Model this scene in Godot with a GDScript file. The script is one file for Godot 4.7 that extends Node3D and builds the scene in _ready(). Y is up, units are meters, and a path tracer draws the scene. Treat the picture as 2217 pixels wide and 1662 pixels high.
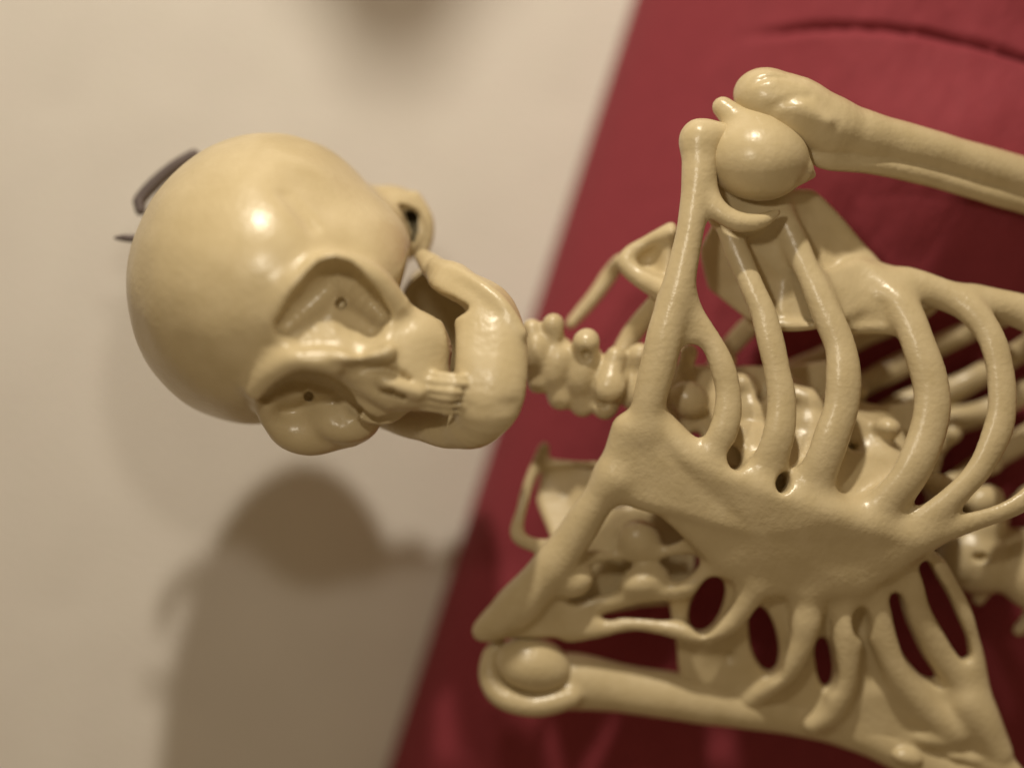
extends Node3D
# A small moulded plastic skeleton model in front of a pale wall and a red padded chair back.
# Shapes are laid out in millimetre-like "units" (U wide, V down, W towards the viewer); at() turns them into world axes.

const S := 0.00015          # metres per unit
const D := 3100.0           # distance of the camera from the plane W = 0, in units
const CU := 1108.5
const CV := 831.0
const LIFT := 0.75          # height of the middle of the picture above the ground

var bone: StandardMaterial3D
var steel: StandardMaterial3D
var hosts := {}
var looks := {}

# ---------------------------------------------------------------- space
func U3(u: float, v: float, w: float) -> Vector3:      # a place seen at (u, v) when it lies at depth w
	var f := (D - w) / D
	return Vector3((u - CU) * f, (v - CV) * f, w)

func at(p: Vector3) -> Vector3:                         # units -> world (the skeleton hangs upright, its head up)
	return Vector3(-p.y * S, -p.x * S + LIFT, p.z * S)

func turn(n: Vector3) -> Vector3:
	return Vector3(-n.y, -n.x, n.z)

# ---------------------------------------------------------------- a field of distances that is meshed with surface nets
class Field:
	var lo: Vector3
	var h: float
	var nx: int
	var ny: int
	var nz: int
	var g := PackedFloat32Array()
	var raw := PackedFloat32Array()
	var own := PackedByteArray()
	var tmp := PackedFloat32Array()
	var parts: Array[String] = []

	func _init(a: Vector3, b: Vector3, cell: float) -> void:
		lo = a
		h = cell
		nx = int((b.x - a.x) / cell) + 2
		ny = int((b.y - a.y) / cell) + 2
		nz = int((b.z - a.z) / cell) + 2
		g.resize(nx * ny * nz)
		g.fill(1e4)
		raw = g.duplicate()
		tmp = g.duplicate()
		own.resize(nx * ny * nz)

	func part(called: String) -> int:
		parts.append(called)
		return parts.size() - 1

	func box(a: Vector3, b: Vector3) -> PackedInt32Array:
		return PackedInt32Array([
			clampi(int((a.x - lo.x) / h), 0, nx - 1), clampi(int((b.x - lo.x) / h) + 1, 0, nx - 1),
			clampi(int((a.y - lo.y) / h), 0, ny - 1), clampi(int((b.y - lo.y) / h) + 1, 0, ny - 1),
			clampi(int((a.z - lo.z) / h), 0, nz - 1), clampi(int((b.z - lo.z) / h) + 1, 0, nz - 1)])

	func clear(q: PackedInt32Array) -> void:
		for z in range(q[4], q[5] + 1):
			for y in range(q[2], q[3] + 1):
				var i := (z * ny + y) * nx + q[0]
				for x in range(q[0], q[1] + 1):
					tmp[i] = 1e4
					i += 1

	func merge(q: PackedInt32Array, id: int, k: float) -> void:       # smooth union of the shape in tmp
		for z in range(q[4], q[5] + 1):
			for y in range(q[2], q[3] + 1):
				var i := (z * ny + y) * nx + q[0]
				for x in range(q[0], q[1] + 1):
					var b := tmp[i]
					if b < 1e3:
						if b < raw[i]:
							raw[i] = b
							own[i] = id
						var a := g[i]
						var m := k - absf(a - b)
						if m > 0.0:
							g[i] = minf(a, b) - m * m / (4.0 * k)
						elif b < a:
							g[i] = b
					i += 1

	func carve(q: PackedInt32Array, k: float) -> void:
		for z in range(q[4], q[5] + 1):
			for y in range(q[2], q[3] + 1):
				var i := (z * ny + y) * nx + q[0]
				for x in range(q[0], q[1] + 1):
					var b := -tmp[i]
					if b > -1e3:
						var a := g[i]
						var m := k - absf(a - b)
						if m > 0.0:
							g[i] = maxf(a, b) + m * m / (4.0 * k)
						elif b > a:
							g[i] = b
					i += 1

	# a tube through points with radii, flattened across the axis n
	func tube(id: int, k: float, p: PackedVector3Array, r: PackedFloat32Array, n := Vector3.ZERO, f := 1.0, cut := false) -> void:
		var cp := PackedVector3Array()
		var cr := PackedFloat32Array()
		var c := p.size()
		for i in c - 1:
			var p0 := p[maxi(i - 1, 0)]
			var p3 := p[mini(i + 2, c - 1)]
			var steps := maxi(1, int(p[i].distance_to(p[i + 1]) / 14.0))
			for s in steps:
				var t := float(s) / steps
				cp.append(p[i].cubic_interpolate(p[i + 1], p0, p3, t))
				cr.append(lerpf(r[i], r[i + 1], smoothstep(0.0, 1.0, t)))
		cp.append(p[c - 1])
		cr.append(r[c - 1])
		var m := k + 4.0 * h
		var a := cp[0]
		var b := cp[0]
		for i in cp.size():
			var e := Vector3.ONE * (cr[i] + m)
			a = a.min(cp[i] - e)
			b = b.max(cp[i] + e)
		var whole := box(a, b)
		clear(whole)
		var ff := f * f - 1.0
		for s in cp.size() - 1:
			var pa := cp[s]
			var pb := cp[s + 1]
			var ra := cr[s]
			var dr := cr[s + 1] - ra
			var e2 := Vector3.ONE * (maxf(ra, ra + dr) + m)
			var q := box(pa.min(pb) - e2, pa.max(pb) + e2)
			var ba := pb - pa
			var bb := maxf(ba.length_squared(), 1e-6)
			for z in range(q[4], q[5] + 1):
				for y in range(q[2], q[3] + 1):
					var i := (z * ny + y) * nx + q[0]
					var w := Vector3(lo.x + q[0] * h, lo.y + y * h, lo.z + z * h) - pa
					for x in range(q[0], q[1] + 1):
						var t := clampf(w.dot(ba) / bb, 0.0, 1.0)
						var v := w - ba * t
						var d := v.length_squared()
						if ff != 0.0:
							var vn := v.dot(n)
							d += vn * vn * ff
						d = sqrt(d) - ra - dr * t
						if d < tmp[i]:
							tmp[i] = d
						w.x += h
						i += 1
		if cut:
			carve(whole, k)
		else:
			merge(whole, id, k)

	func ball(id: int, k: float, c: Vector3, ax: Vector3, ay: Vector3, az: Vector3, r: Vector3, cut := false) -> void:
		var e := Vector3.ZERO
		for i in 3:
			e[i] = absf(ax[i]) * r.x + absf(ay[i]) * r.y + absf(az[i]) * r.z + k + 4.0 * h
		var q := box(c - e, c + e)
		clear(q)
		for z in range(q[4], q[5] + 1):
			for y in range(q[2], q[3] + 1):
				var i := (z * ny + y) * nx + q[0]
				var w := Vector3(lo.x + q[0] * h, lo.y + y * h, lo.z + z * h) - c
				for x in range(q[0], q[1] + 1):
					var l := Vector3(w.dot(ax), w.dot(ay), w.dot(az)) / r
					var k0 := l.length()
					var k1 := (l / r).length()
					tmp[i] = k0 * (k0 - 1.0) / k1 if k0 > 0.02 else -minf(r.x, minf(r.y, r.z))
					w.x += h
					i += 1
		if cut:
			carve(q, k)
		else:
			merge(q, id, k)

	# a rounded plate: a fan of triangles about a centre
	func plate(id: int, k: float, r: float, c: Vector3, ring: PackedVector3Array) -> void:
		var m := Vector3.ONE * (r + k + 4.0 * h)
		var a := c
		var b := c
		for p in ring:
			a = a.min(p)
			b = b.max(p)
		var whole := box(a - m, b + m)
		clear(whole)
		for s in ring.size():
			var p1 := ring[s]
			var p2 := ring[(s + 1) % ring.size()]
			var e0 := p1 - c
			var e1 := p2 - p1
			var e2 := c - p2
			var n := e0.cross(e2)
			var nn := maxf(n.length_squared(), 1e-6)
			var c0 := e0.cross(n)
			var c1 := e1.cross(n)
			var c2 := e2.cross(n)
			var l0 := maxf(e0.length_squared(), 1e-6)
			var l1 := maxf(e1.length_squared(), 1e-6)
			var l2 := maxf(e2.length_squared(), 1e-6)
			var q := box(c.min(p1).min(p2) - m, c.max(p1).max(p2) + m)
			for z in range(q[4], q[5] + 1):
				for y in range(q[2], q[3] + 1):
					var i := (z * ny + y) * nx + q[0]
					var w := Vector3(lo.x + q[0] * h, lo.y + y * h, lo.z + z * h)
					for x in range(q[0], q[1] + 1):
						var v0 := w - c
						var v1 := w - p1
						var v2 := w - p2
						var d: float
						if signf(c0.dot(v0)) + signf(c1.dot(v1)) + signf(c2.dot(v2)) < 2.0:
							d = minf(minf((e0 * clampf(e0.dot(v0) / l0, 0.0, 1.0) - v0).length_squared(), (e1 * clampf(e1.dot(v1) / l1, 0.0, 1.0) - v1).length_squared()), (e2 * clampf(e2.dot(v2) / l2, 0.0, 1.0) - v2).length_squared())
						else:
							var t := n.dot(v0)
							d = t * t / nn
						d = sqrt(d) - r
						if d < tmp[i]:
							tmp[i] = d
						w.x += h
						i += 1
		merge(whole, id, k)

	func soften(times: int) -> void:          # melts creases and facets, as in a moulding
		var lim := 3.0 * h
		var top := 5.0 * h
		var sy := nx
		var sz := nx * ny
		for i in g.size():
			if g[i] > top:
				g[i] = top
			elif g[i] < -top:
				g[i] = -top
		for n in times:
			var src := g.duplicate()
			for z in range(1, nz - 1):
				for y in range(1, ny - 1):
					var i := (z * ny + y) * nx
					for x in range(1, nx - 1):
						i += 1
						var c := src[i]
						if c < lim and c > -lim:
							g[i] = c * 0.28 + 0.12 * (src[i - 1] + src[i + 1] + src[i - sy] + src[i + sy] + src[i - sz] + src[i + sz])

	# surface nets; returns {part number: [positions, normals, indices]}
	func nets(rough: float, seed_: int, soft := 2) -> Dictionary:
		if soft > 0:
			soften(soft)
		var noise := FastNoiseLite.new()
		noise.seed = seed_
		noise.frequency = 0.008
		noise.fractal_octaves = 1
		var sx := 1
		var sy := nx
		var sz := nx * ny
		if rough > 0.0:
			for z in nz:
				for y in ny:
					var i0 := (z * ny + y) * nx
					for x in nx:
						if absf(g[i0 + x]) < 4.0 * h:
							g[i0 + x] += rough * noise.get_noise_3d(x * h, y * h, z * h)
		var at_cell := PackedInt32Array()
		at_cell.resize(nx * ny * nz)
		at_cell.fill(-1)
		var pos := PackedVector3Array()
		var nor := PackedVector3Array()
		var cells := PackedInt32Array()
		var lim := 3.0 * h
		for z in nz - 1:
			for y in ny - 1:
				var i := (z * ny + y) * nx - 1
				for x in nx - 1:
					i += 1
					var a0 := g[i]
					if a0 > lim or a0 < -lim:
						continue
					var a1 := g[i + 1]
					var a2 := g[i + sy]
					var a3 := g[i + sy + 1]
					var a4 := g[i + sz]
					var a5 := g[i + sz + 1]
					var a6 := g[i + sz + sy]
					var a7 := g[i + sz + sy + 1]
					var inside := int(a0 < 0.0) + int(a1 < 0.0) + int(a2 < 0.0) + int(a3 < 0.0) + int(a4 < 0.0) + int(a5 < 0.0) + int(a6 < 0.0) + int(a7 < 0.0)
					if inside == 0 or inside == 8:
						continue
					var s := Vector3.ZERO
					var c := 0
					if (a0 < 0.0) != (a1 < 0.0):
						s += Vector3(a0 / (a0 - a1), 0, 0); c += 1
					if (a2 < 0.0) != (a3 < 0.0):
						s += Vector3(a2 / (a2 - a3), 1, 0); c += 1
					if (a4 < 0.0) != (a5 < 0.0):
						s += Vector3(a4 / (a4 - a5), 0, 1); c += 1
					if (a6 < 0.0) != (a7 < 0.0):
						s += Vector3(a6 / (a6 - a7), 1, 1); c += 1
					if (a0 < 0.0) != (a2 < 0.0):
						s += Vector3(0, a0 / (a0 - a2), 0); c += 1
					if (a1 < 0.0) != (a3 < 0.0):
						s += Vector3(1, a1 / (a1 - a3), 0); c += 1
					if (a4 < 0.0) != (a6 < 0.0):
						s += Vector3(0, a4 / (a4 - a6), 1); c += 1
					if (a5 < 0.0) != (a7 < 0.0):
						s += Vector3(1, a5 / (a5 - a7), 1); c += 1
					if (a0 < 0.0) != (a4 < 0.0):
						s += Vector3(0, 0, a0 / (a0 - a4)); c += 1
					if (a1 < 0.0) != (a5 < 0.0):
						s += Vector3(1, 0, a1 / (a1 - a5)); c += 1
					if (a2 < 0.0) != (a6 < 0.0):
						s += Vector3(0, 1, a2 / (a2 - a6)); c += 1
					if (a3 < 0.0) != (a7 < 0.0):
						s += Vector3(1, 1, a3 / (a3 - a7)); c += 1
					s /= c
					var t := Vector3.ONE - s
					var gx := (a1 - a0) * t.y * t.z + (a3 - a2) * s.y * t.z + (a5 - a4) * t.y * s.z + (a7 - a6) * s.y * s.z
					var gy := (a2 - a0) * t.x * t.z + (a3 - a1) * s.x * t.z + (a6 - a4) * t.x * s.z + (a7 - a5) * s.x * s.z
					var gz := (a4 - a0) * t.x * t.y + (a5 - a1) * s.x * t.y + (a6 - a2) * t.x * s.y + (a7 - a3) * s.x * s.y
					at_cell[i] = pos.size()
					pos.append(lo + Vector3(x + s.x, y + s.y, z + s.z) * h)
					nor.append(Vector3(gx, gy, gz).normalized())
					cells.append(i)
		var tris := {}
		for id in parts.size():
			tris[id] = PackedInt32Array()
		for v in cells.size():
			var i := cells[v]
			var here := g[i] < 0.0
			for axis in 3:
				var d: int = [sx, sy, sz][axis]
				var e1: int = [sy, sz, sx][axis]
				var e2: int = [sz, sx, sy][axis]
				if (g[i + d] < 0.0) == here or i - e1 - e2 < 0:
					continue
				var q0 := at_cell[i]
				var q1 := at_cell[i - e1]
				var q2 := at_cell[i - e1 - e2]
				var q3 := at_cell[i - e2]
				if q1 < 0 or q2 < 0 or q3 < 0:
					continue
				var list: PackedInt32Array = tris[own[i]]
				# mapped to the world the handedness flips, and Godot's front faces run clockwise
				if here:
					list.append_array(PackedInt32Array([q0, q1, q2, q0, q2, q3]))
				else:
					list.append_array(PackedInt32Array([q0, q2, q1, q0, q3, q2]))
				tris[own[i]] = list
		var out := {}
		for id in parts.size():
			var src: PackedInt32Array = tris[id]
			if src.is_empty():
				continue
			var re := {}
			var pp := PackedVector3Array()
			var pn := PackedVector3Array()
			var pi := PackedInt32Array()
			for v in src:
				if not re.has(v):
					re[v] = pp.size()
					pp.append(pos[v])
					pn.append(nor[v])
				pi.append(re[v])
			out[id] = [pp, pn, pi]
		return out

# ---------------------------------------------------------------- helpers that lay shapes into a field
func line(f: Field, id: int, k: float, a: Array, n := Vector3.ZERO, flat := 1.0, cut := false) -> void:    # a: u, v, w, r per point
	var p := PackedVector3Array()
	var r := PackedFloat32Array()
	for i in range(0, a.size(), 4):
		p.append(U3(a[i], a[i + 1], a[i + 2]))
		r.append(a[i + 3] * (D - a[i + 2]) / D)
	f.tube(id, k, p, r, n, flat, cut)

func blob(f: Field, id: int, k: float, u: float, v: float, w: float, ru: float, rv: float, rw: float, deg := 0.0, cut := false) -> void:
	var c := cos(deg_to_rad(deg))
	var s := sin(deg_to_rad(deg))
	f.ball(id, k, U3(u, v, w), Vector3(c, s, 0), Vector3(-s, c, 0), Vector3(0, 0, 1), Vector3(ru, rv, rw), cut)

func sheet(f: Field, id: int, k: float, r: float, c: Array, ring: Array) -> void:    # ring: u, v, w per point
	var p := PackedVector3Array()
	for i in range(0, ring.size(), 3):
		p.append(U3(ring[i], ring[i + 1], ring[i + 2]))
	f.plate(id, k, r, U3(c[0], c[1], c[2]), p)

func attach(job: Array) -> void:       # turns the meshed parts of a field into nodes
	var f: Field = job[0]
	var got: Dictionary = job[1]
	var parents: Dictionary = job[2]
	for id in f.parts.size():
		if got.has(id):
			var called := f.parts[id]
			var where: String = parents.get(called, parents.get("*"))
			var o := add_mesh(called, got[id][0], got[id][1], got[id][2], looks[job[3]], hosts[where])
			if not hosts.has(called):
				hosts[called] = o

func add_mesh(called: String, p: PackedVector3Array, n: PackedVector3Array, idx: PackedInt32Array, material: Material, host: Node) -> MeshInstance3D:
	var wp := PackedVector3Array()
	var wn := PackedVector3Array()
	wp.resize(p.size())
	wn.resize(p.size())
	for i in p.size():
		wp[i] = at(p[i])
		wn[i] = turn(n[i])
	var arrays := []
	arrays.resize(Mesh.ARRAY_MAX)
	arrays[Mesh.ARRAY_VERTEX] = wp
	arrays[Mesh.ARRAY_NORMAL] = wn
	arrays[Mesh.ARRAY_INDEX] = idx
	var m := ArrayMesh.new()
	m.add_surface_from_arrays(Mesh.PRIMITIVE_TRIANGLES, arrays)
	var o := MeshInstance3D.new()
	o.mesh = m
	o.material_override = material
	o.name = numbered(called, host)
	host.add_child(o, true)
	return o

func numbered(called: String, host: Node) -> String:
	if not host.has_node(NodePath(called)):
		return called
	var k := 1
	while host.has_node(NodePath("%s_%03d" % [called, k])):
		k += 1
	return "%s_%03d" % [called, k]

func tag(o: Node, label: String, category: String) -> void:
	o.set_meta("label", label)
	o.set_meta("category", category)

func noise_tex(freq: float, seed_: int, c0: Color, c1: Color, bump := false, size := 512) -> NoiseTexture2D:
	var n := FastNoiseLite.new()
	n.seed = seed_
	n.frequency = freq
	n.fractal_octaves = 4
	var t := NoiseTexture2D.new()
	t.width = size
	t.height = size
	t.seamless = true
	t.noise = n
	if not bump:
		var g := Gradient.new()
		g.set_color(0, c0)
		g.set_color(1, c1)
		t.color_ramp = g
	return t

# ---------------------------------------------------------------- the skull, in its own axes: up, forward, side
var ku := Vector3(-0.967, -0.255, 0.0)
var kf := Vector3(-0.125, 0.474, 0.871)
var ks := Vector3.ZERO
var kc := Vector3.ZERO

func sk(a: float, b: float, c: float) -> Vector3:
	return kc + ku * a + kf * b + ks * c

func kball(f: Field, id: int, k: float, a: float, b: float, c: float, ra: float, rb: float, rc: float, cut := false, tilt := 0.0) -> void:
	var u2 := ku.rotated(ks, deg_to_rad(tilt))
	var f2 := kf.rotated(ks, deg_to_rad(tilt))
	f.ball(id, k, sk(a, b, c), u2, f2, ks, Vector3(ra, rb, rc), cut)

func kline(f: Field, id: int, k: float, a: Array, cut := false, n := Vector3.ZERO, flat := 1.0) -> void:
	var p := PackedVector3Array()
	var r := PackedFloat32Array()
	for i in range(0, a.size(), 4):
		p.append(sk(a[i], a[i + 1], a[i + 2]))
		r.append(a[i + 3])
	f.tube(id, k, p, r, n, flat, cut)

func fball(f: Field, id: int, k: float, u: float, v: float, w: float, ra: float, rb: float, rc: float, cut := false) -> void:
	f.ball(id, k, U3(u, v, w), ku, kf, ks, Vector3(ra, rb, rc), cut)

func make_skull() -> Array:
	var jobs := []
	ku = ku.normalized()
	kf = (kf - ku * kf.dot(ku)).normalized()
	ks = kf.cross(ku).normalized()
	if ks.y > 0.0:
		ks = -ks
	kc = U3(570, 610, 0)
	var f := Field.new(U3(225, 240, -20) - Vector3(0, 0, 330), U3(1160, 1010, 0) + Vector3(60, 20, 400), 5.0)
	var skull := f.part("skull")
	# brain case
	kball(f, skull, 1.0, 5, -15, 0, 280, 335, 312)
	kball(f, skull, 60.0, -35, 150, 35, 200, 172, 215)
	kball(f, skull, 60.0, -190, 30, 110, 120, 190, 125)
	# the base of the skull, cut flat
	kball(f, skull, 12.0, -430, -40, 60, 140, 330, 330, true)
	kball(f, skull, 60.0, -130, 120, 338, 90, 70, 62, true)     # temple hollow
	line(f, skull, 30.0, [628, 415, 262, 10, 652, 445, 270, 12, 678, 482, 280, 10], Vector3.ZERO, 1.0, true)
	# back of the head under the temple, and the base behind the jaw
	blob(f, skull, 34.0, 842, 488, -110, 92, 90, 92, 24)
	line(f, skull, 14.0, [898, 428, -80, 14, 924, 468, -76, 14, 929, 512, -80, 12, 914, 552, -90, 12])
	blob(f, skull, 16.0, 955, 715, -150, 98, 148, 190, -10)
	blob(f, skull, 8.0, 950, 712, -90, 80, 130, 200, -10, true)
	line(f, skull, 6.0, [866, 444, -20, 6, 890, 466, -20, 18, 902, 505, -20, 16, 908, 560, -20, 17, 915, 610, -20, 22, 940, 660, -20, 28, 975, 690, 0, 20], Vector3(0, 0, 1), 0.13, true)
	# brow ridges round the sockets
	line(f, skull, 40.0, [600, 680, 290, 14, 645, 622, 314, 24, 722, 572, 306, 30, 800, 600, 270, 32, 850, 660, 225, 34])
	line(f, skull, 36.0, [555, 845, 245, 20, 598, 800, 280, 24, 650, 776, 296, 24, 720, 792, 286, 18])
	# upper jaw, cheeks, nasal bones
	kball(f, skull, 30.0, -150, 120, 0, 170, 170, 150)
	fball(f, skull, 36.0, 882, 742, 165, 95, 88, 80)
	fball(f, skull, 36.0, 860, 815, 190, 110, 80, 66)
	fball(f, skull, 30.0, 745, 895, 90, 80, 90, 50)
	fball(f, skull, 24.0, 815, 866, 160, 66, 62, 46)
	line(f, skull, 16.0, [615, 772, 270, 16, 690, 773, 292, 15, 770, 768, 304, 15, 840, 760, 290, 20])
	line(f, skull, 20.0, [566, 852, 210, 16, 578, 900, 160, 20, 620, 936, 124, 24, 690, 942, 106, 26, 756, 940, 95, 26, 790, 905, 100, 24])
	# eye sockets: deep under the brow, rising towards the nose
	fball(f, skull, 40.0, 775, 752, 200, 124, 80, 62)
	fball(f, skull, 30.0, 664, 920, 74, 80, 76, 54)
	var z := Vector3(0, 0, 1)
	line(f, skull, 8.0, [616, 702, 296, 22, 674, 642, 300, 37, 727, 600, 290, 42, 782, 638, 262, 38, 820, 678, 236, 26], z, 0.5, true)
	line(f, skull, 24.0, [650, 724, 318, 24, 692, 684, 318, 42, 728, 656, 312, 46, 768, 686, 286, 40, 800, 714, 258, 24], z, 0.8, true)
	line(f, skull, 24.0, [672, 744, 342, 28, 725, 722, 340, 42, 775, 738, 308, 30], z, 1.0, true)
	line(f, skull, 8.0, [576, 854, 215, 20, 613, 826, 224, 29, 660, 822, 224, 33, 716, 842, 205, 31, 766, 880, 175, 22], z, 0.55, true)
	line(f, skull, 22.0, [600, 874, 226, 22, 640, 857, 234, 32, 690, 864, 226, 33, 740, 892, 196, 22], z, 0.8, true)
	line(f, skull, 22.0, [636, 892, 238, 24, 690, 898, 230, 26], z, 1.0, true)
	line(f, skull, 4.0, [738, 658, 285, 12, 738, 657, 212, 10], Vector3.ZERO, 1.0, true)
	line(f, skull, 4.0, [668, 857, 215, 12, 668, 856, 142, 10], Vector3.ZERO, 1.0, true)
	# nasal opening with its ridges, furrows of the brow and cheek
	line(f, skull, 8.0, [746, 816, 285, 8, 800, 798, 292, 14, 850, 806, 282, 14, 884, 824, 262, 9], z, 0.4, true)
	line(f, skull, 12.0, [790, 834, 232, 16, 815, 850, 242, 20, 842, 872, 232, 14])
	line(f, skull, 12.0, [830, 824, 268, 14, 860, 838, 262, 18, 905, 850, 252, 16])
	line(f, skull, 6.0, [826, 846, 262, 7, 846, 848, 262, 11, 872, 858, 256, 8], z, 0.4, true)
	line(f, skull, 8.0, [576, 750, 308, 9, 640, 756, 322, 8], Vector3.ZERO, 1.0, true)
	line(f, skull, 20.0, [815, 742, 300, 12, 850, 712, 285, 14, 885, 690, 255, 12], Vector3.ZERO, 1.0, true)
	line(f, skull, 10.0, [770, 886, 208, 10, 820, 905, 190, 14, 880, 900, 195, 14, 960, 905, 190, 10], Vector3.ZERO, 1.0, true)
	# upper teeth
	var rng := RandomNumberGenerator.new()
	rng.seed = 6
	for j in 6:
		var v := 812.0 + 15.5 * j + rng.randf_range(-2.5, 2.5)
		var w := 256.0 - 8.0 * absf(j - 2.0) + rng.randf_range(-5, 5)
		var tip := 1012.0 - 7.0 * absf(j - 2.5) + rng.randf_range(-14, 12)
		line(f, f.part("tooth"), 4.0, [905 + rng.randf_range(-12, 12), v - 8, w - 14, 8, 955, v + rng.randf_range(-2, 2), w, 9.5, tip - 18, v + 3, w + 6, 9, tip, v + 4, w + 4, 5])
	# lower jaw
	var jaw := f.part("jaw")
	line(f, jaw, 10.0, [916, 556, -10, 18, 944, 584, 50, 30, 990, 626, 120, 52, 1048, 690, 150, 76, 1064, 765, 182, 80, 1058, 845, 205, 80, 1036, 902, 180, 64, 980, 924, 130, 48, 905, 916, 70, 38, 835, 900, 15, 28], Vector3(-0.1, -0.25, 0.96), 1.45)
	line(f, jaw, 12.0, [905, 640, 120, 30, 955, 662, 150, 28, 1004, 674, 160, 16], z, 0.25, true)
	line(f, jaw, 10.0, [972, 690, 150, 10, 982, 750, 190, 9, 986, 800, 200, 8], z, 0.25, true)
	line(f, jaw, 22.0, [940, 572, 74, 10, 1010, 600, 150, 12, 1085, 658, 190, 14, 1128, 720, 200, 12])
	line(f, jaw, 20.0, [1120, 880, 255, 14, 1040, 882, 290, 14, 985, 890, 260, 12], Vector3.ZERO, 1.0, true)
	line(f, jaw, 20.0, [1022, 700, 170, 28, 1022, 780, 205, 32, 1018, 850, 220, 28])
	jobs.append([f, f.nets(2.0, 5, 1), {"skull": "root", "*": "skull"}, "bone"])
	# clasp and pin at the crown
	f = Field.new(U3(230, 310, -60) - Vector3(40, 20, 120), U3(430, 560, -40) + Vector3(20, 20, 60), 4.0)
	var clasp := f.part("metal_clasp")
	line(f, clasp, 2.0, [420, 334, -90, 12, 376, 362, -90, 14, 332, 400, -90, 15, 301, 436, -85, 14, 304, 456, -80, 12], Vector3(0, 0, 1), 0.8)
	var pin := f.part("hanging_pin")
	line(f, pin, 2.0, [247, 515, -40, 5, 270, 515, -40, 9, 330, 520, -40, 11])
	jobs.append([f, f.nets(0.0, 1), {"*": "skull"}, "steel"])
	return jobs          # [field, meshed parts, names of their parents, name of the look]

# ---------------------------------------------------------------- trunk
func make_trunk() -> Array:
	var jobs := []
	var f := Field.new(U3(1000, 260, -30) - Vector3(0, 0, 260), U3(2330, 1700, 150) + Vector3(60, 60, 60), 7.0)
	var face := Vector3(0, 0.35, 0.94)
	# breastbone
	var st := f.part("breastbone")
	sheet(f, st, 40.0, 36.0, [1640, 1140, 72], [1360, 930, 80, 1430, 925, 85, 1490, 985, 92, 1570, 1030, 98, 1670, 1065, 102, 1790, 1105, 102, 1890, 1135, 94, 1975, 1165, 80, 1920, 1215, 55, 1860, 1255, 35, 1750, 1262, 22, 1650, 1255, 15, 1580, 1210, 20, 1520, 1150, 34, 1430, 1070, 50, 1360, 1055, 50, 1320, 1045, 50, 1340, 990, 65])
	# collarbones
	line(f, f.part("collarbone"), 24.0, [1398, 925, 86, 38, 1410, 850, 106, 38, 1436, 740, 116, 40, 1464, 640, 122, 36, 1487, 540, 125, 31, 1505, 440, 125, 32, 1514, 360, 122, 37, 1516, 305, 116, 42])
	line(f, f.part("collarbone"), 24.0, [1325, 1035, 60, 44, 1288, 1092, 42, 38, 1240, 1164, 16, 40, 1184, 1240, -8, 46, 1124, 1308, -35, 48, 1080, 1345, -50, 38, 1046, 1364, -60, 24])
	# ribs of the near (upper) side, front ends
	var near := [
		[1478, 655, 108, 32, 1512, 700, 110, 27, 1552, 762, 113, 27, 1574, 830, 113, 29, 1574, 900, 113, 32, 1556, 965, 108, 34, 1545, 1030, 74, 38],
		[1572, 490, 70, 24, 1602, 560, 82, 29, 1632, 630, 95, 29, 1657, 690, 103, 29, 1680, 790, 112, 31, 1692, 870, 115, 33, 1682, 950, 116, 36, 1664, 1015, 100, 40, 1660, 1090, 66, 42],
		[1700, 470, 55, 26, 1736, 560, 72, 29, 1772, 640, 92, 31, 1815, 735, 106, 36, 1826, 800, 114, 39, 1822, 880, 118, 40, 1796, 965, 118, 40, 1766, 1045, 100, 42, 1745, 1125, 64, 44],
		[1845, 585, 20, 24, 1900, 620, 45, 30, 1955, 672, 75, 37, 1990, 745, 95, 37, 2018, 850, 106, 42, 2008, 940, 110, 42, 1968, 1030, 112, 40, 1908, 1100, 94, 44, 1850, 1160, 60, 46],
		[1960, 606, 30, 27, 2045, 640, 45, 29, 2110, 680, 70, 33, 2154, 748, 90, 31, 2170, 850, 100, 32, 2158, 940, 104, 34, 2122, 1012, 106, 31, 2060, 1080, 106, 28, 1990, 1140, 90, 32, 1925, 1195, 55, 38],
		[2110, 648, 25, 30, 2200, 672, 40, 32, 2280, 730, 60, 32, 2320, 850, 75, 32, 2300, 980, 82, 28, 2217, 1084, 90, 24, 2105, 1130, 95, 24, 2000, 1166, 84, 30, 1940, 1190, 50, 34]]
	for a in near:
		line(f, f.part("rib"), 36.0, a, face, 1.45)
	line(f, f.part("rib"), 22.0, [1860, 578, 5, 24, 1960, 612, 25, 30, 2050, 640, 35, 32, 2150, 660, 35, 34, 2240, 682, 30, 36, 2330, 720, 20, 36])
	var web1 := f.part("rib_web")
	sheet(f, web1, 26.0, 16.0, [1640, 985, 66], [1590, 930, 40, 1680, 940, 40, 1690, 1060, 78, 1570, 1050, 74])
	sheet(f, web1, 26.0, 16.0, [1755, 1010, 66], [1690, 950, 36, 1810, 950, 36, 1790, 1060, 80, 1740, 1100, 80, 1670, 1070, 80])
	sheet(f, web1, 26.0, 16.0, [1860, 1060, 60], [1810, 980, 30, 1950, 1000, 30, 1960, 1070, 70, 1880, 1140, 72, 1770, 1100, 80])
	sheet(f, web1, 20.0, 16.0, [1720, 920, -30], [1455, 800, -50, 1560, 806, -60, 1690, 806, -60, 1800, 790, -60, 1835, 876, -60, 1900, 892, -60, 1980, 882, -60, 2010, 960, -50, 1960, 1050, 10, 1700, 1060, 30, 1500, 960, -10])
	for q in [[1492, 862, 10, 46, 40], [1608, 832, -20, 34, 26], [1640, 895, 0, 52, 50], [1700, 838, -30, 34, 24], [1752, 868, -10, 48, 30], [1760, 930, 10, 52, 44], [1850, 930, -20, 50, 40], [1922, 925, 18, 30, 22], [1896, 985, 0, 62, 44], [2030, 1048, -10, 44, 26], [2000, 965, -50, 50, 34]]:
		blob(f, web1, 20.0, q[0], q[1], q[2], q[3], q[4], 34, 15)
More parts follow.
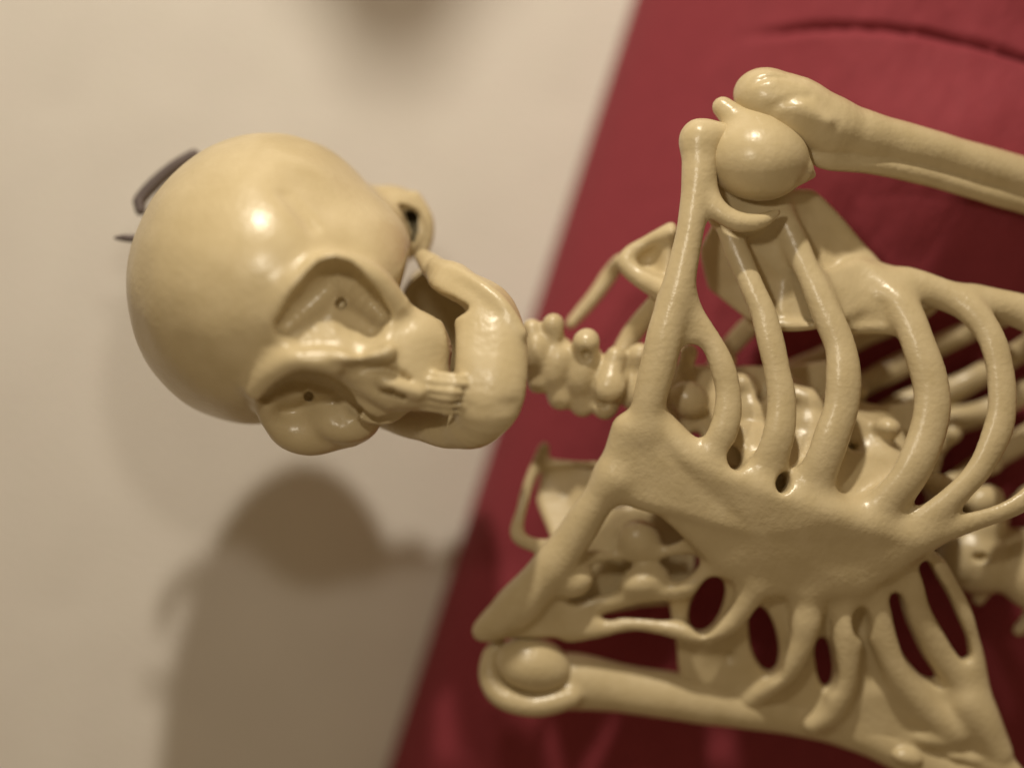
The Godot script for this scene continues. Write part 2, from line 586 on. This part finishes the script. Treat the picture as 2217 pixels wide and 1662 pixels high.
	for q in [[1650, 862, 9, 12], [1786, 850, 9, 15], [1728, 872, 8, 8], [1498, 800, 16, 12], [1850, 968, 10, 8], [1940, 962, 8, 10], [1510, 945, 18, 12]]:
		blob(f, web1, 6.0, q[0], q[1], 20, q[2], q[3], 60, 0, true)
	sheet(f, web1, 20.0, 14.0, [1470, 690, 100], [1440, 650, 105, 1490, 660, 105, 1525, 730, 105, 1440, 730, 105])
	sheet(f, web1, 22.0, 15.0, [1880, 660, 55], [1775, 600, 66, 1860, 578, 30, 1960, 618, 50, 1990, 715, 70, 1905, 712, 45, 1828, 712, 50, 1790, 700, 80])
	line(f, web1, 10.0, [1830, 711, 62, 12, 1890, 708, 58, 13, 1960, 706, 60, 12])
	line(f, web1, 16.0, [1868, 636, 84, 8, 1905, 664, 84, 13, 1906, 706, 80, 8], Vector3.ZERO, 1.0, true)
	blob(f, web1, 8.0, 1590, 990, 90, 19, 28, 80, 0, true)
	blob(f, web1, 8.0, 1690, 1046, 96, 17, 26, 60, 20, true)
	# ribs of the far (lower) side
	var far := [
		[1580, 1195, 0, 28, 1510, 1262, 0, 18, 1440, 1284, -20, 17, 1370, 1292, -35, 17, 1290, 1310, -48, 19, 1225, 1335, -55, 24],
		[1500, 1180, 0, 18, 1420, 1198, -25, 14, 1340, 1204, -35, 13, 1272, 1208, -30, 18, 1225, 1250, -20, 24],
		[1665, 1215, -4, 38, 1630, 1280, 15, 26, 1590, 1345, 0, 22, 1525, 1377, -15, 20, 1445, 1360, -30, 18, 1370, 1352, -40, 16, 1300, 1364, -50, 17, 1230, 1372, -58, 20],
		[1745, 1225, -4, 42, 1748, 1330, 15, 32, 1738, 1390, 5, 28, 1712, 1445, -10, 24, 1672, 1490, -36, 20, 1626, 1520, -78, 16],
		[1832, 1225, -2, 42, 1838, 1330, 15, 32, 1836, 1400, 5, 30, 1828, 1480, -15, 30, 1800, 1545, -35, 24, 1760, 1570, -50, 20],
		[1882, 1210, 6, 38, 1908, 1300, 20, 28, 1912, 1370, 10, 27, 1945, 1460, -8, 28, 2000, 1530, -25, 28, 2070, 1590, -35, 28],
		[1925, 1180, 26, 36, 1972, 1270, 28, 24, 2000, 1340, 10, 24, 2040, 1420, -10, 24, 2085, 1480, -22, 24, 2110, 1540, -30, 26],
		[1945, 1160, 34, 34, 2030, 1240, 30, 26, 2078, 1320, 5, 23, 2102, 1400, -12, 22, 2112, 1470, -25, 22, 2122, 1530, -30, 26, 2150, 1610, -35, 22]]
	# the sheet of plastic that joins them, with its openings
	var web := f.part("rib_web")
	sheet(f, web, 26.0, 17.0, [1760, 1400, -48], [1478, 1385, -85, 1462, 1300, -50, 1540, 1235, -10, 1640, 1225, 0, 1750, 1230, 0, 1950, 1190, 25, 2020, 1220, 10, 2100, 1400, -30, 2135, 1570, -50, 1950, 1600, -70, 1750, 1575, -95, 1600, 1540, -105, 1490, 1490, -110])
	for a in far:
		line(f, f.part("rib"), 34.0, a, face, 1.3)
	blob(f, web, 10.0, 1530, 1306, -30, 33, 68, 150, 14, true)
	blob(f, web, 10.0, 1657, 1388, -30, 29, 82, 150, -15, true)
	blob(f, web, 10.0, 1788, 1436, -30, 18, 62, 150, -8, true)
	line(f, web, 10.0, [1926, 1290, -20, 15, 1955, 1370, -20, 17, 1995, 1440, -30, 16, 2030, 1480, -40, 10], Vector3(0, 0, 1), 0.12, true)
	line(f, web, 10.0, [1992, 1222, 0, 16, 2030, 1300, -10, 22, 2065, 1370, -20, 20, 2085, 1415, -30, 12], Vector3(0, 0, 1), 0.12, true)
	blob(f, web, 12.0, 1866, 1350, 22, 19, 36, 40, -5, true)
	blob(f, web, 12.0, 1897, 1472, -2, 14, 40, 36, -25, true)
	blob(f, web, 12.0, 1582, 1422, -50, 14, 14, 34, 0, true)
	# back halves of the ribs, seen through the gaps
	var back := [
		[1640, 880, -125, 27, 1692, 815, -155, 26, 1790, 772, -170, 26, 1880, 722, -155, 25, 1960, 690, -140, 25, 2010, 655, -60, 25],
		[1760, 905, -135, 27, 1860, 838, -165, 27, 1970, 780, -175, 27, 2050, 738, -160, 25, 2125, 704, -130, 25, 2180, 680, -50, 27],
		[1860, 945, -140, 27, 1905, 905, -170, 28, 1980, 868, -175, 29, 2070, 840, -175, 29, 2150, 795, -160, 27, 2230, 745, -120, 27, 2280, 700, -40, 27],
		[1980, 990, -140, 27, 2060, 918, -170, 29, 2150, 885, -175, 29, 2250, 830, -155, 29, 2330, 760, -90, 29],
		[2060, 1050, -125, 27, 2120, 1012, -160, 29, 2200, 962, -170, 29, 2320, 890, -165, 29],
		[1330, 800, -60, 25, 1372, 720, -60, 25, 1425, 655, 0, 25],
		[1235, 702, -125, 16, 1280, 650, -125, 17, 1325, 588, -120, 19, 1345, 565, -80, 21],
		[1510, 880, -110, 27, 1560, 780, -120, 25, 1600, 730, -110, 25, 1640, 690, -70, 23]]
	for a in back:
		line(f, f.part("rib"), 16.0, a, face, 1.2)
	# near shoulder blade
	var sb := f.part("shoulder_blade")
	sheet(f, sb, 14.0, 13.0, [1700, 600, 36], [1560, 470, 30, 1690, 440, 50, 1756, 420, 5, 1835, 505, -10, 1900, 590, -10, 1850, 700, 20, 1690, 700, 40, 1625, 685, 0, 1540, 620, -50, 1525, 540, -20])
	line(f, sb, 8.0, [1676, 703, 52, 12, 1720, 706, 56, 14, 1775, 706, 58, 12])
	sheet(f, sb, 20.0, 20.0, [1610, 430, 40], [1530, 400, 60, 1690, 420, 40, 1690, 460, 50, 1620, 490, 60, 1550, 470, 60])
	line(f, sb, 24.0, [1516, 300, 114, 40, 1556, 292, 114, 30, 1600, 300, 110, 26])
	sheet(f, sb, 14.0, 12.0, [1415, 555, -30], [1455, 490, 20, 1380, 545, -20, 1385, 590, -20, 1440, 625, 20])
	line(f, sb, 14.0, [1690, 430, 55, 16, 1756, 425, 15, 14, 1835, 505, 0, 14, 1905, 590, -20, 14])
	line(f, sb, 14.0, [1524, 380, 118, 24, 1546, 444, 130, 25, 1592, 478, 136, 23, 1642, 480, 134, 19, 1690, 456, 122, 12])
	line(f, sb, 16.0, [1455, 502, 40, 12, 1405, 522, 10, 14, 1368, 546, 0, 19, 1356, 572, 5, 22, 1392, 604, 20, 24, 1440, 628, 60, 26])
	line(f, sb, 10.0, [1360, 590, -10, 14, 1400, 620, 20, 15, 1440, 650, 60, 15])
	# far shoulder blade
	var sb2 := f.part("shoulder_blade")
	line(f, sb2, 14.0, [1180, 966, -120, 13, 1165, 1000, -110, 14, 1143, 1048, -95, 14, 1128, 1108, -80, 15, 1120, 1158, -65, 18, 1160, 1180, -45, 18, 1215, 1180, -10, 20])
	line(f, sb2, 10.0, [1172, 1004, -110, 12, 1240, 1002, -100, 10, 1325, 1004, -50, 10])
	sheet(f, sb2, 14.0, 12.0, [1225, 1080, -125], [1185, 1010, -140, 1290, 1010, -120, 1310, 1060, -100, 1250, 1130, -100, 1200, 1170, -80, 1170, 1080, -130])
	sheet(f, sb2, 16.0, 14.0, [1350, 1230, -120], [1210, 1240, -70, 1270, 1170, -80, 1330, 1100, -100, 1430, 1110, -100, 1500, 1170, -110, 1490, 1290, -120, 1380, 1305, -110, 1240, 1330, -80])
	blob(f, sb2, 20.0, 1246, 1258, -12, 44, 34, 34, -35)
	blob(f, sb2, 20.0, 1395, 1256, -30, 58, 36, 34, -15)
	blob(f, sb2, 20.0, 1384, 1166, -34, 48, 44, 38)
	sheet(f, sb2, 16.0, 16.0, [1160, 1340, -55], [1046, 1366, -62, 1120, 1310, -45, 1190, 1290, -40, 1240, 1325, -50, 1290, 1356, -55, 1200, 1366, -55, 1120, 1368, -55])
	# the flat side of the cage at the bottom right and its lumps
	var flank := f.part("rib")
	sheet(f, flank, 26.0, 22.0, [1980, 1550, -70], [1790, 1540, -70, 1880, 1500, -60, 1990, 1490, -60, 2100, 1500, -55, 2150, 1590, -50, 2190, 1680, -50, 2020, 1650, -70, 1880, 1610, -80])
	line(f, flank, 22.0, [2100, 1520, -25, 34, 2130, 1560, -25, 34, 2165, 1630, -30, 28])
	blob(f, flank, 14.0, 1995, 1545, -35, 34, 16, 16, 10)
	blob(f, flank, 14.0, 2020, 1602, -38, 46, 14, 16, 8)
	blob(f, flank, 14.0, 1965, 1640, -40, 40, 22, 22, 15)
	blob(f, flank, 14.0, 2090, 1640, -40, 50, 12, 16, 8)
	blob(f, flank, 14.0, 2180, 1665, -30, 44, 20, 22, 10)
	jobs.append([f, f.nets(2.5, 9, 4), {"*": "cage", "shoulder_blade": "root", "collarbone": "root"}, "bone"])
	return jobs

func make_spine() -> Array:
	var jobs := []
	var f := Field.new(U3(1090, 640, -30) - Vector3(0, 0, 290), U3(2330, 1420, 60) + Vector3(60, 20, 40), 7.0)
	# neck
	var neck := [
		[1160, 765, -15, 1152, 712, -5, 24, 1165, 822, -15, 26],
		[1205, 782, -15, 1200, 702, 10, 27, 1215, 860, -25, 26],
		[1265, 800, -15, 1268, 738, 25, 31, 1262, 880, -30, 24],
		[1322, 825, -5, 1335, 772, 5, 26, 1312, 876, -10, 30],
		[1385, 835, -25, 1382, 770, 0, 28, 1392, 890, -40, 26]]
	for a in neck:
		var id := f.part("vertebra")
		blob(f, id, 9.0, a[0], a[1], a[2] - 4, 44, 62, 52, 15)
		line(f, id, 9.0, [a[0], a[1], a[2], 28, a[3], a[4], a[5], a[6]])
		line(f, id, 9.0, [a[0], a[1], a[2], 28, a[7], a[8], a[9], a[10]])
	blob(f, 3, 12.0, 1325, 838, 30, 36, 32, 22)
	blob(f, 2, 6.0, 1270, 768, 50, 14, 17, 30, 0, true)
	blob(f, 1, 6.0, 1222, 740, 40, 10, 14, 26, 20, true)
	blob(f, 4, 6.0, 1362, 800, 38, 10, 16, 24, 0, true)
	blob(f, 3, 6.0, 1300, 874, 22, 20, 9, 22, 0, true)
	# back
	var path := Curve3D.new()
	for p in [[1440, 850, -40], [1520, 866, -55], [1620, 882, -75], [1720, 900, -90], [1820, 930, -105], [1920, 965, -115], [2010, 1015, -125], [2080, 1085, -140], [2150, 1175, -120], [2240, 1245, -110], [2330, 1300, -110]]:
		path.add_point(U3(p[0], p[1], p[2]))
	var len := path.get_baked_length()
	var n := 11
	for i in n:
		var c := path.sample_baked(len * (i + 0.3) / n)
		var d := (path.sample_baked(minf(len, len * (i + 0.8) / n)) - c).normalized()
		var across := Vector3(-d.y, d.x, 0).normalized()
		var big := 1.0 + 0.55 * smoothstep(0.55, 0.9, float(i) / n)
		var id2 := f.part("vertebra")
		f.ball(id2, 14.0, c, d, across, d.cross(across), Vector3(38 * big, 52 * big, 48 * big))
		f.tube(id2, 14.0, PackedVector3Array([c, c - across * 78 * big + Vector3(0, 0, 14), c - across * 96 * big + Vector3(0, 0, 26)]), PackedFloat32Array([22, 18, 22]))
		f.tube(id2, 14.0, PackedVector3Array([c, c + across * 78 * big - Vector3(0, 0, 14)]), PackedFloat32Array([22, 18]))
	var low := f.part("vertebra")
	blob(f, low, 20.0, 2110, 1215, -105, 92, 70, 66, 25)
	blob(f, low, 12.0, 2045, 1072, -90, 44, 34, 36, 30)
	blob(f, low, 12.0, 2130, 1078, -80, 46, 34, 36, -10)
	blob(f, low, 5.0, 2130, 1208, -36, 18, 8, 26, 0, true)
	low = f.part("vertebra")
	blob(f, low, 20.0, 2240, 1240, -95, 84, 84, 70, 25)
	jobs.append([f, f.nets(7.0, 3, 1), {"*": "spine"}, "bone"])
	return jobs

func make_arms() -> Array:
	var jobs := []
	var f := Field.new(U3(1480, 120, 0) - Vector3(0, 0, 190), U3(2350, 560, 130) + Vector3(60, 0, 110), 6.0)
	var arm := f.part("upper_arm_bone")
	line(f, arm, 30.0, [1672, 222, 90, 68, 1720, 240, 92, 76, 1780, 268, 89, 70, 1850, 290, 73, 58, 1930, 308, 53, 51, 2020, 331, 28, 47, 2120, 360, 0, 46, 2230, 392, -33, 48, 2340, 430, -66, 52])
	line(f, arm, 3.0, [1740, 330, 95, 14, 1800, 348, 92, 22, 1900, 354, 66, 25, 2010, 379, 37, 24, 2110, 409, 7, 24, 2230, 442, -29, 24, 2340, 476, -62, 24])
	blob(f, arm, 30.0, 1650, 205, 92, 58, 48, 60, 20)
	line(f, arm, 10.0, [1618, 184, 150, 4, 1660, 168, 150, 5, 1730, 166, 150, 5, 1790, 196, 150, 3], Vector3.ZERO, 1.0, true)
	line(f, arm, 26.0, [1690, 222, 148, 8, 1740, 236, 158, 8, 1790, 262, 158, 6])
	line(f, arm, 20.0, [1668, 236, 165, 5, 1720, 208, 172, 5, 1752, 204, 168, 4], Vector3.ZERO, 1.0, true)
	jobs.append([f, f.nets(2.0, 17, 1), {"*": "root"}, "bone"])
	# the ball of the near shoulder joint, a moulding of its own with a seam round it
	f = Field.new(U3(1460, 180, 0) - Vector3(0, 0, 60), U3(1790, 480, 130) + Vector3(10, 0, 120), 6.0)
	var ball := f.part("shoulder_joint")
	blob(f, ball, 10.0, 1642, 344, 105, 104, 88, 96, 8)
	line(f, ball, 16.0, [1670, 345, 105, 70, 1720, 364, 112, 34, 1762, 380, 108, 10])
	line(f, ball, 24.0, [1565, 232, 95, 24, 1585, 250, 100, 28, 1640, 290, 105, 50])
	jobs.append([f, f.nets(2.0, 18), {"*": "root"}, "bone"])
	# far arm
	f = Field.new(U3(1010, 1320, -100) - Vector3(20, 0, 100), U3(2300, 1760, -60) + Vector3(20, 20, 110), 6.5)
	var arm2 := f.part("upper_arm_bone")
	line(f, arm2, 30.0, [1130, 1480, -120, 56, 1230, 1474, -118, 62, 1350, 1490, -118, 52, 1480, 1510, -118, 51, 1620, 1530, -112, 48, 1760, 1550, -105, 48, 1880, 1585, -95, 50, 2000, 1640, -85, 52, 2120, 1700, -75, 55, 2230, 1750, -75, 55], Vector3(0, 0, 1), 1.1)
	line(f, arm2, 10.0, [1082, 1392, -86, 16, 1062, 1420, -84, 20, 1058, 1458, -78, 24, 1074, 1494, -68, 26, 1112, 1518, -58, 27, 1165, 1526, -56, 26, 1236, 1508, -66, 26])
	jobs.append([f, f.nets(2.0, 21), {"*": "root"}, "bone"])
	f = Field.new(U3(1010, 1320, -100) - Vector3(20, 0, 70), U3(1280, 1560, -60) + Vector3(20, 20, 110), 6.0)
	blob(f, f.part("shoulder_joint"), 4.0, 1152, 1438, -74, 87, 62, 62, 12)
	jobs.append([f, f.nets(2.0, 22), {"*": "root"}, "bone"])
	return jobs

# ---------------------------------------------------------------- chair back
func make_chair() -> void:
	var chair := Node3D.new()
	chair.name = "chair_back"
	add_child(chair)
	tag(chair, "red padded chair back with a stitched seam, behind the skeleton's ribs and arms", "chair")
	var edge0 := U3(1372, 0, -400)
	var edge1 := U3(838, 1662, -400)
	var d := (edge1 - edge0).normalized()
	var n := Vector3(-d.y, d.x, 0)
	if n.x < 0.0:
		n = -n
	var mid := (edge0 + edge1) * 0.5
	var ns := 340
	var nt := 290
	var noise := FastNoiseLite.new()
	noise.seed = 4
	noise.frequency = 0.0022
	var p := PackedVector3Array()
	var nor := PackedVector3Array()
	var idx := PackedInt32Array()
	for i in ns + 1:
		var s := lerpf(-1700, 1700, float(i) / ns)
		var rad := lerpf(620.0, 300.0, smoothstep(-900, 600, s))
		for j in nt + 1:
			var x := float(j) / nt
			var t := 1900.0 * x * x                      # finer towards the edge
			var e := clampf(1.0 - t / rad, 0.0, 1.0)
			var q := mid + d * s + n * t
			var top := -232.0 - 0.12 * q.y
			var w := lerpf(-690.0, top, pow(maxf(0.0, 1.0 - e * e), 0.8))
			w += 115.0 * exp(-pow((q.x - 1050.0) / 330.0, 2.0) - pow((q.y + 480.0) / 230.0, 2.0))
			w -= 0.00022 * pow(maxf(0.0, 1000.0 - t), 2.0) * smoothstep(0.0, 1.0, 1.0 - e)
			w += 16.0 * noise.get_noise_2d(s * 0.7, t * 1.6) * smoothstep(0.0, 0.6, 1.0 - e)
			w += 8.0 * sin(t / 30.0) * exp(-t / 260.0) * smoothstep(200.0, -600.0, s)
			var crease := q.y + 830.0 - 0.00035 * pow(maxf(0.0, q.x - 620.0), 2.0)
			var on := smoothstep(520.0, 680.0, q.x)
			w -= 26.0 * exp(-pow(crease / 9.0, 2.0)) * on
			w -= 7.0 * smoothstep(6.0, -8.0, crease) * on
			p.append(Vector3(q.x, q.y, w))
	var wide := nt + 1
	for i in ns + 1:
		for j in wide:
			var a := p[mini(i + 1, ns) * wide + j] - p[maxi(i - 1, 0) * wide + j]
			var b := p[i * wide + mini(j + 1, nt)] - p[i * wide + maxi(j - 1, 0)]
			var q := a.cross(b).normalized()
			nor.append(q if q.z > 0.0 else -q)
	for i in ns:
		for j in nt:
			var k := i * wide + j
			idx.append_array(PackedInt32Array([k, k + 1, k + wide, k + 1, k + wide + 1, k + wide]))
	var red := StandardMaterial3D.new()
	red.albedo_color = Color(0.275, 0.044, 0.060).linear_to_srgb()
	red.roughness = 0.75
	red.metallic_specular = 0.3
	red.heightmap_enabled = true
	red.heightmap_texture = noise_tex(0.09, 35, Color.BLACK, Color.WHITE, true)
	red.heightmap_scale = 0.02
	red.albedo_texture = noise_tex(0.02, 8, Color(0.94, 0.94, 0.94), Color(1, 1, 1))
	red.uv1_triplanar = true
	red.uv1_scale = Vector3.ONE * 9.0
	add_mesh("cushion", p, nor, idx, red, chair)

# a turned knob above the picture; its soft shade falls on the wall at the top
func make_knob() -> void:
	var st := SurfaceTool.new()
	st.begin(Mesh.PRIMITIVE_TRIANGLES)
	var prof := [[0.0, -230.0], [70.0, -222.0], [140.0, -190.0], [190.0, -120.0], [205.0, -40.0], [185.0, 50.0], [135.0, 115.0], [80.0, 150.0], [62.0, 190.0], [90.0, 215.0], [95.0, 235.0], [60.0, 250.0], [0.0, 254.0]]
	var seg := 40
	for i in prof.size() - 1:
		for j in seg:
			var q: Array[Vector3] = []
			for c in [[i, j], [i + 1, j], [i + 1, j + 1], [i, j + 1]]:
				var t: float = TAU * c[1] / seg
				q.append(Vector3(prof[c[0]][0] * cos(t), prof[c[0]][1], prof[c[0]][0] * sin(t)) * S)
			for k in [0, 1, 2, 0, 2, 3]:
				st.set_smooth_group(0)
				st.add_vertex(q[k])
	st.generate_normals()
	var o := MeshInstance3D.new()
	o.name = "turned_knob"
	o.mesh = st.commit()
	var wood := StandardMaterial3D.new()
	wood.albedo_color = Color(0.55, 0.40, 0.28)
	wood.roughness = 0.5
	o.material_override = wood
	o.position = at(Vector3(786 - CU, -2400 - CV, 900))
	o.rotation_degrees.z = 90.0
	o.scale = Vector3.ONE * 1.15
	tag(o, "turned wooden knob beyond the upper edge, its soft shadow on the wall", "knob")
	add_child(o)

# ---------------------------------------------------------------- all
func _ready() -> void:
	var cam := Camera3D.new()
	cam.name = "camera"
	cam.near = 0.02
	cam.far = 20.0
	cam.fov = 30.0
	var lens := CameraAttributesPhysical.new()
	lens.frustum_focal_length = 12.0 / tan(deg_to_rad(15.0))
	lens.frustum_focus_distance = (D - 130.0) * S
	lens.exposure_aperture = 1.35
	lens.frustum_near = 0.02
	lens.frustum_far = 20.0
	cam.attributes = lens
	cam.transform = Transform3D(Basis(Vector3(0, -1, 0), Vector3(1, 0, 0), Vector3(0, 0, 1)), at(Vector3(0, 0, D)))
	add_child(cam)
	cam.current = true

	var we := WorldEnvironment.new()
	var env := Environment.new()
	env.background_mode = Environment.BG_COLOR
	env.background_color = Color(1.0, 0.86, 0.66)
	env.background_energy_multiplier = 0.205
	env.tonemap_mode = Environment.TONE_MAPPER_LINEAR
	env.tonemap_exposure = 1.0
	env.sdfgi_enabled = true
	env.ssao_enabled = true
	env.ssil_enabled = true
	we.environment = env
	add_child(we)

	lamp("front_lamp", Vector3(862 - CU, 210 - CV, 1700), 0.017, 0.01)
	lamp("high_lamp", Vector3(770 - CU, -4635 - CV, 3000), 0.70, 0.02)

	bone = StandardMaterial3D.new()
	bone.albedo_color = Color(1, 1, 1)
	bone.albedo_texture = noise_tex(0.012, 2, Color(0.53, 0.43, 0.25).linear_to_srgb(), Color(0.625, 0.52, 0.33).linear_to_srgb())
	bone.uv1_triplanar = true
	bone.uv1_scale = Vector3.ONE * 14.0
	bone.roughness = 0.31
	bone.metallic_specular = 0.5
	bone.heightmap_enabled = true
	bone.heightmap_texture = noise_tex(0.05, 31, Color.BLACK, Color.WHITE, true)
	bone.heightmap_scale = 0.012
	steel = StandardMaterial3D.new()
	steel.albedo_color = Color(0.42, 0.38, 0.38)
	steel.roughness = 0.45
	steel.metallic = 0.35

	# wall
	var wall := MeshInstance3D.new()
	wall.name = "wall"
	var slab := BoxMesh.new()
	slab.size = Vector3(2.4, 2.4, 0.1)
	wall.mesh = slab
	wall.position = Vector3(0, 0.75, -700 * S - 0.05)
	var paint := StandardMaterial3D.new()
	paint.albedo_color = Color(1, 1, 1)
	paint.albedo_texture = noise_tex(0.006, 12, Color(0.715, 0.675, 0.63).linear_to_srgb(), Color(0.765, 0.725, 0.68).linear_to_srgb())
	paint.uv1_triplanar = true
	paint.uv1_scale = Vector3.ONE * 5.0
	paint.roughness = 0.85
	paint.heightmap_enabled = true
	paint.heightmap_texture = noise_tex(0.12, 33, Color.BLACK, Color.WHITE, true)
	paint.heightmap_scale = 0.05
	wall.material_override = paint
	wall.set_meta("kind", "structure")
	wall.set_meta("label", "plain off-white painted wall behind the skeleton")
	add_child(wall)

	make_chair()
	make_knob()

	var sk_root := Node3D.new()
	sk_root.name = "skeleton_model"
	add_child(sk_root)
	tag(sk_root, "cream plastic model of a human skeleton hanging before the red chair back", "skeleton")
	hosts["root"] = sk_root
	for called in ["rib_cage", "spine"]:
		var o := Node3D.new()
		o.name = called
		sk_root.add_child(o)
	hosts["cage"] = sk_root.get_node("rib_cage")
	hosts["spine"] = sk_root.get_node("spine")
	looks["bone"] = bone
	looks["steel"] = steel
	var t0 := Time.get_ticks_msec()
	var all := [make_skull, make_trunk, make_spine, make_arms]
	var lists := []
	for work in all:
		var th := Thread.new()
		th.start(gather.bind(work))
		lists.append(th)
	for th in lists:
		for job in th.wait_to_finish():
			attach(job)
	print("meshed in ms: ", Time.get_ticks_msec() - t0)

func gather(work: Callable) -> Array:
	return work.call()

func lamp(called: String, p: Vector3, energy: float, size: float) -> void:
	var l := OmniLight3D.new()
	l.name = called
	l.light_color = Color(1.0, 0.955, 0.87)
	l.light_energy = energy
	l.light_size = size
	l.omni_range = 6.0
	l.omni_attenuation = 2.0
	l.shadow_enabled = true
	l.position = at(p)
	add_child(l)
